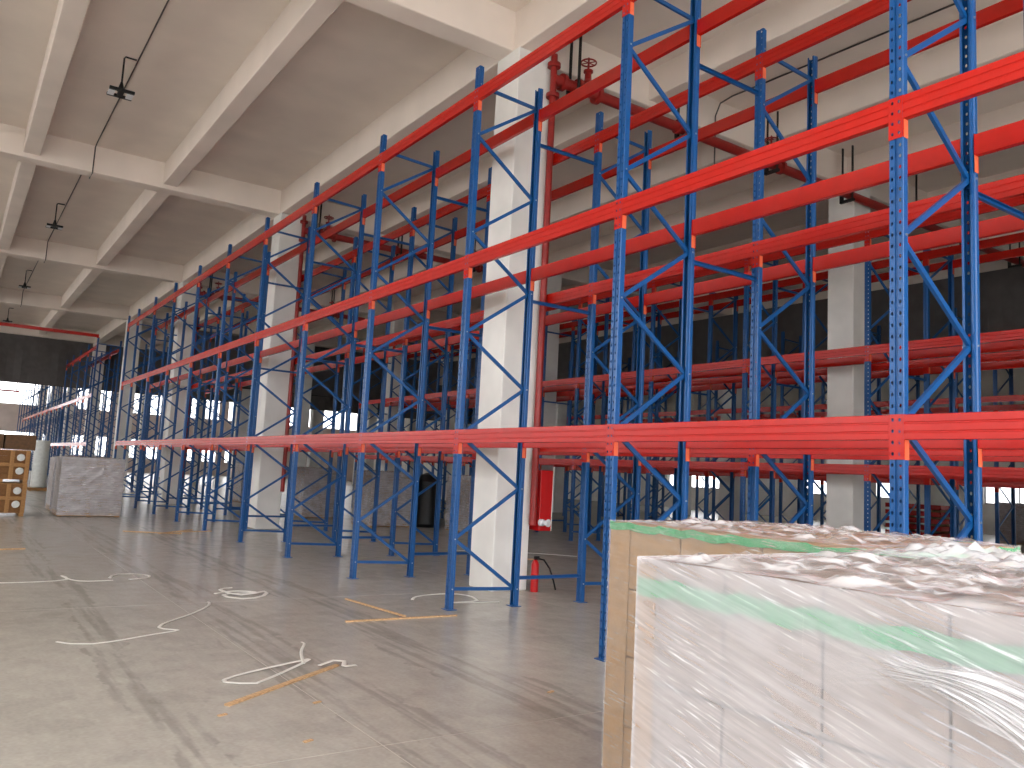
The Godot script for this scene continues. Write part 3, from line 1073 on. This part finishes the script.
func foreground_loads() -> void:
	# the load whose far corner shows as brown cardboard
	var sx := 1.18
	var sz := 1.36
	var t := wrapped_load("brown carton pallet load with cardboard corner posts, behind the milky wrapped load", Vector3(2.79 + sx / 2, 0, -3.125 + sz / 2), 0.0, sx, sz, 1.40, 3, 3, 4, M.card, M.film_clear, true, 200)
	corner_guard(t, Vector3(-sx / 2 - 0.001, 0.10, -sz / 2 - 0.001), 1, 1, 0.13, 1.395)
	corner_guard(t, Vector3(-sx / 2 - 0.001, 0.10, sz / 2 + 0.001), 1, -1, 0.13, 1.395)
	corner_guard(t, Vector3(sx / 2 + 0.001, 0.10, -sz / 2 - 0.001), -1, 1, 0.13, 1.395)
	var st := mb()
	ring_band(st, sx, sz, 1.360, 1.396, 0.010)
	obj("green_tape", st, M.green_tape, t)
	# the load in front of it
	sx = 1.12
	sz = 1.36
	t = wrapped_load("large pallet load wrapped in milky stretch film with a green tape rim", Vector3(1.585 + sx / 2, 0, -1.645 + sz / 2), 0.0, sx, sz, 1.395, 3, 5, 4, M.carton, M.film, true, 300)
	corner_guard(t, Vector3(-sx / 2 - 0.001, 0.10, -sz / 2 - 0.001), 1, 1, 0.05, 1.38)
	st = mb()
	ring_band(st, sx, sz, 1.300, 1.346, 0.010)
	obj("green_tape", st, M.green_tape, t)
	# gathered tail of film on the aisle side: a sheet drawn together to a knot, then hanging away in pleats
	st = mb()
	var x0 := -sx / 2 - 0.03
	var g2 := []
	for i in 49:
		var f := i / 48.0
		var row := []
		for k in 41:
			var w := k / 20.0 - 1.0
			var along := -0.30 + 0.62 * f
			var pinch := 0.022 + 0.42 * pow(absf(along), 1.35)
			if along > 0.0: pinch = 0.022 + 0.26 * along
			var drop := 0.0 if along < 0.0 else along * along * 1.7
			var out := 0.004 + 0.03 * exp(-along * along * 60.0) + (0.007 * sin(w * 21.0 + along * 9.0) + 0.005 * sin(w * 47.0)) * (1.0 if along > -0.1 else maxf(0.15, 1.0 + (along + 0.1) * 5.0))
			row.append(Vector3(x0 - absf(out), 1.275 - drop - w * pinch - 0.02 * absf(along), 0.145 + along))
		g2.append(row)
	smooth_grid(st, g2)
	obj("film_tail", st, M.gather, t)
	# loose crumpled film lying over the gap at the back
	st = mb()
	var a := noise(1.0, 341, 4)
	var g := []
	for j in 31:
		var row := []
		for i in 61:
			var fz := float(i) / 60
			var fx := float(j) / 30
			var d := absf(a.get_noise_2d(fz * 9.0, fx * 4.5)) * 0.07 + absf(a.get_noise_2d(fz * 22.0, fx * 14.0)) * 0.02
			row.append(Vector3(sx / 2 - 0.22 + fx * 0.44, 1.412 + d * sin(fx * PI) * clampf(minf(fz, 1 - fz) * 9.0, 0.1, 1.0), -sz / 2 + 0.02 + fz * (sz - 0.04)))
		g.append(row)
	smooth_grid(st, g)
	obj("loose_film", st, M.film_tail, t)

# ------------------------------------------------------------------ goods further off
func crate(at: Vector3, label: String) -> void:
	var sx := 1.16
	var sz := 1.0
	var h := 0.80
	var t := thing("wooden_crate", label, "crate", at, 0.0, "wooden crates by the aisle")
	for i in 3:
		var st := mb()
		cbox(st, Vector3(-sx / 2 + 0.06 + (sx - 0.12) * i / 2.0, 0.04, 0), Vector3(0.10, 0.08, sz), 0.004)
		obj("skid", st, M.crate_wood, t)
	for f in 2:
		var zf := (sz / 2 - 0.012) * (1 if f == 0 else -1)
		for i in 5:
			var st := mb()
			cbox(st, Vector3(0, 0.15 + i * 0.142, zf), Vector3(sx, 0.134, 0.02), 0.003)
			obj("plank", st, M.crate_panel, t)
		for x: float in [-sx / 2 + 0.05, -0.16, 0.20, sx / 2 - 0.05]:
			var st := mb()
			cbox(st, Vector3(x, 0.44, zf + signf(zf) * 0.02), Vector3(0.09, 0.72, 0.022), 0.003)
			obj("batten", st, M.crate_wood, t)
		var st2 := mb()
		cbox(st2, Vector3(0, 0.44, zf + signf(zf) * 0.019), Vector3(sx - 0.1, 0.085, 0.020), 0.003)
		obj("batten", st2, M.crate_wood, t)
	for s: float in [-1.0, 1.0]:
		for i in 5:
			var st := mb()
			cbox(st, Vector3(s * (sx / 2 - 0.012), 0.15 + i * 0.142, 0), Vector3(0.02, 0.134, sz - 0.06), 0.003)
			obj("plank", st, M.crate_panel, t)
	for i in 7:
		var st := mb()
		cbox(st, Vector3(-sx / 2 + 0.085 + i * 0.165, 0.79, 0), Vector3(0.155, 0.022, sz), 0.003)
		obj("lid_board", st, M.crate_wood, t)
	for y: float in [0.29, 0.62]:
		var st := mb()
		lathe(st, [Vector2(0, 0.0), Vector2(0.075, 0.0), Vector2(0.088, -0.012), Vector2(0.088, -0.03), Vector2(0, -0.03)], Vector3(sx / 2 - 0.20, y, sz / 2 + 0.038), Vector3.BACK, 16)
		obj("white_roll_end", st, M.roll_white, t)

func far_goods() -> void:
	wrapped_load("film-wrapped pallet load on the aisle floor beside the wooden crates", Vector3(3.22, 0, -24.35), 0.0, 1.46, 1.3, 1.50, 3, 3, 5, M.carton, M.film_far, false, 400)
	wrapped_load("grey film-wrapped load half hidden behind the one beside the crates", Vector3(3.25, 0, -26.6), 0.0, 1.4, 1.2, 1.46, 3, 3, 5, M.carton, M.film_far, false, 420)
	crate(Vector3(1.18, 0, -24.0), "wooden crate on the floor under another crate")
	crate(Vector3(1.18, 0.81, -24.0), "wooden crate stacked on another crate, below the brown cartons")
	var n := 0
	for x: float in [0.86, 1.52]:
		var t := thing("brown_carton", ["brown carton on top of the wooden crates", "wider brown carton overhanging the wooden crates' edge"][n], "carton", Vector3(x, 1.615, -24.0))
		var st := mb()
		cbox(st, Vector3(0, 0.185, 0), Vector3(0.60 if n == 0 else 0.66, 0.37, 0.9), 0.008)
		obj("carton_body", st, M.brown_box, t)
		st = mb()
		cbox(st, Vector3(0, 0.371, 0), Vector3(0.06, 0.003, 0.9), 0.001)
		obj("packing_tape", st, M.card, t)
		n += 1
	var rl := thing("film_roll", "tall white film roll on a wooden pallet, behind the crates", "roll", Vector3(3.3, 0, -39.0))
	wood_pallet(rl, 0.7, 0.7)
	var rs := mb()
	lathe(rs, [Vector2(0, 0.13), Vector2(0.25, 0.13), Vector2(0.28, 0.18), Vector2(0.28, 2.0), Vector2(0.25, 2.06), Vector2(0.05, 2.06), Vector2(0.05, 2.0), Vector2(0, 2.0)], Vector3.ZERO, Vector3.UP, 24)
	obj("roll_body", rs, M.roll_white, rl)
	var q := [[Vector3(9.75, 0, -24.9), "film-wrapped load in the inner aisle, nearest the second white column"], [Vector3(10.45, 0, -21.6), "film-wrapped load in the inner aisle beside the black bundle"], [Vector3(12.4, 0, -19.6), "film-wrapped load in the inner aisle right of the black bundle"], [Vector3(10.4, 0, -33.5), "film-wrapped load far down the inner aisle"], [Vector3(34.7, 0, -15.3), "grey wrapped load seen low through the racks near the right wall"]]
	for i in q.size():
		wrapped_load(q[i][1], q[i][0], 0.0, 1.25, 1.2, 1.52, 2, 2, 4, M.carton, M.film_far, false, 440 + i * 20)
	var t2 := thing("black_bundle", "black film-wrapped bundle standing between two pale wrapped loads", "bundle", Vector3(11.62, 0, -21.1))
	var st3 := mb()
	lathe(st3, [Vector2(0, 0.0), Vector2(0.26, 0.0), Vector2(0.34, 0.10), Vector2(0.33, 0.6), Vector2(0.29, 0.9), Vector2(0.30, 1.3), Vector2(0.20, 1.5), Vector2(0.06, 1.55), Vector2(0, 1.56)], Vector3.ZERO, Vector3.UP, 18)
	obj("bundle_body", st3, M.black, t2)
	# spare beams stacked by the right wall
	for j in 5:
		for i in 2:
			var st := mb()
			cbox(st, Vector3(30.9 + i * 0.72, 0.176 + j * 0.26, -17.3), Vector3(0.6, 0.17, 2.2), 0.01)
			var o := obj("spare_beam", st, M.red)
			tag(o, "red bundle of spare beams beyond the last racks, %s tier from the floor, %s" % [ORD[j + 1], "rack side" if i == 0 else "wall side"], "beam bundle", "spare beam bundles")
			o.set_meta("kind", "thing")
		for i in 2:
			var sb := mb()
			cbox(sb, Vector3(31.26, 0.045 + j * 0.26, -18.0 + i * 1.4), Vector3(1.4, 0.086, 0.08), 0.004)
			var ob := obj("timber_bearer", sb, M.pallet_wood)
			tag(ob, "timber bearer under the %s tier of stacked red beams, %s end" % [ORD[j + 1], "far" if i == 0 else "near"], "timber", "timber bearers")

# ------------------------------------------------------------------ litter on the floor
func slat(a: Vector2, b: Vector2, w: float, h: float, label: String, lift := 0.0, group := "") -> void:
	var st := mb()
	var d := Vector3(b.x - a.x, 0, b.y - a.y)
	var t := thing("wood_slat", label, "wood strip", Vector3((a.x + b.x) / 2, 0, (a.y + b.y) / 2), atan2(d.x, d.z), group)
	cbox(st, Vector3(0, h / 2 + lift, 0), Vector3(w, h, d.length()), 0.002)
	obj("strip", st, M.wood, t)

func ribbon(pts: Array, w: float, label: String) -> void:
	var c := Curve3D.new()
	for i in pts.size():
		var p: Vector3 = pts[i]
		var tan: Vector3 = (pts[mini(i + 1, pts.size() - 1)] - pts[maxi(i - 1, 0)]) * 0.22
		c.add_point(p, -tan, tan)
	var fine := []
	var n := maxi(12, int(c.get_baked_length() / 0.03))
	for i in n + 1: fine.append(c.sample_baked(c.get_baked_length() * i / n))
	var st := mb()
	tube(st, fine, w * 1.6, 6, 0.25)
	tag(obj("packing_strap", st, M.strap), label, "strap")

func floor_litter() -> void:
	slat(Vector2(1.70, -5.62), Vector2(2.79, -6.385), 0.045, 0.014, "long wood strip lying by a looped white strap")
	slat(Vector2(3.61, -8.13), Vector2(4.93, -8.085), 0.035, 0.016, "long thin wood strip lying across the floor near a blue foot", 0.0)
	slat(Vector2(4.16, -9.40), Vector2(4.30, -8.13), 0.035, 0.016, "short wood strip resting with its end on a longer one", 0.017)
	slat(Vector2(3.30, -19.2), Vector2(4.35, -18.6), 0.05, 0.02, "longest of three crossed wood strips by the distant blue feet", 0.0, "wood strips by distant frames")
	slat(Vector2(3.85, -18.4), Vector2(4.75, -19.4), 0.05, 0.02, "wood strip lying across the longest of the distant crossed strips", 0.021, "wood strips by distant frames")
	slat(Vector2(4.2, -18.55), Vector2(5.0, -18.75), 0.05, 0.02, "short top strip of the three crossed by the distant blue feet", 0.042, "wood strips by distant frames")
	slat(Vector2(0.75, -15.6), Vector2(1.25, -15.7), 0.05, 0.02, "short wood strip on the floor before the wooden crates")
	slat(Vector2(8.9, -13.2), Vector2(9.8, -13.0), 0.05, 0.02, "wood strip on the floor of the inner aisle")
	for p in [[Vector2(1.62, -5.42), "small wood chip near the tip of the long strip"], [Vector2(2.26, -5.45), "pale wood chip beside the floor joint"], [Vector2(1.92, -4.72), "splintered wood chip in the foreground"], [Vector2(3.93, -5.02), "small folded scrap near the cardboard corner post"]]:
		slat(p[0] + Vector2(-0.03, 0.0), p[0] + Vector2(0.03, -0.02), 0.025, 0.008, p[1])
	var y := 0.007
	ribbon([Vector3(2.05, y, -6.08), Vector3(1.85, y, -6.20), Vector3(1.98, y, -6.36), Vector3(2.45, y + 0.02, -6.52), Vector3(2.62, y + 0.03, -6.55), Vector3(2.35, y, -6.35), Vector3(2.05, y, -6.09)], 0.011, "white strap folded in a long loop beside the wood strip")
	ribbon([Vector3(2.52, 0.035, -6.42), Vector3(2.62, 0.05, -6.75), Vector3(2.80, 0.03, -7.15), Vector3(2.84, y, -7.32)], 0.008, "frayed strap end pointing up the aisle from the wood strip")
	ribbon([Vector3(2.62, 0.03, -6.34), Vector3(2.78, 0.035, -6.44), Vector3(2.86, 0.03, -6.40), Vector3(2.80, 0.02, -6.28), Vector3(2.93, y, -6.33)], 0.012, "knotted white strap at the far end of the wood strip")
	ribbon([Vector3(0.95, y, -8.03), Vector3(1.20, y, -7.85), Vector3(1.75, y, -8.1), Vector3(1.98, y, -8.22), Vector3(1.86, y, -8.32), Vector3(1.90, y, -8.55), Vector3(2.30, y, -9.05), Vector3(2.58, y, -9.5), Vector3(2.63, y, -9.72)], 0.010, "thin white strap snaking across the middle of the floor")
	ribbon([Vector3(0.66, y, -11.75), Vector3(1.1, y, -11.75), Vector3(1.45, y, -11.9), Vector3(1.40, 0.03, -12.1), Vector3(1.55, y, -11.75), Vector3(1.95, y, -11.7)], 0.012, "straight white strap near the edge of the far floor")
	ribbon([Vector3(1.95, y, -11.95), Vector3(2.1, y, -12.3), Vector3(2.4, y, -12.2), Vector3(2.42, y, -11.9), Vector3(2.15, y, -11.75)], 0.012, "curled white strap beside the straight one")
	ribbon([Vector3(2.86, y, -10.3), Vector3(3.1, y, -10.45), Vector3(3.3, 0.03, -10.15), Vector3(2.9, 0.02, -10.12), Vector3(3.05, y, -9.85), Vector3(3.35, y, -10.0), Vector3(3.42, 0.03, -10.2), Vector3(3.1, 0.02, -10.05), Vector3(3.0, y, -10.62), Vector3(3.18, y, -10.72)], 0.014, "tangle of white strap on the open floor")
	ribbon([Vector3(4.98, y, -9.25), Vector3(5.25, y, -9.5), Vector3(5.7, 0.03, -9.35), Vector3(5.75, y, -8.95), Vector3(5.3, y, -8.9), Vector3(5.95, y, -8.75)], 0.013, "bunched white strap on the floor beside the white column")
	ribbon([Vector3(8.9, y, -14.8), Vector3(10.2, y, -14.2), Vector3(11.0, y, -13.4)], 0.014, "white strap lying in the inner aisle")
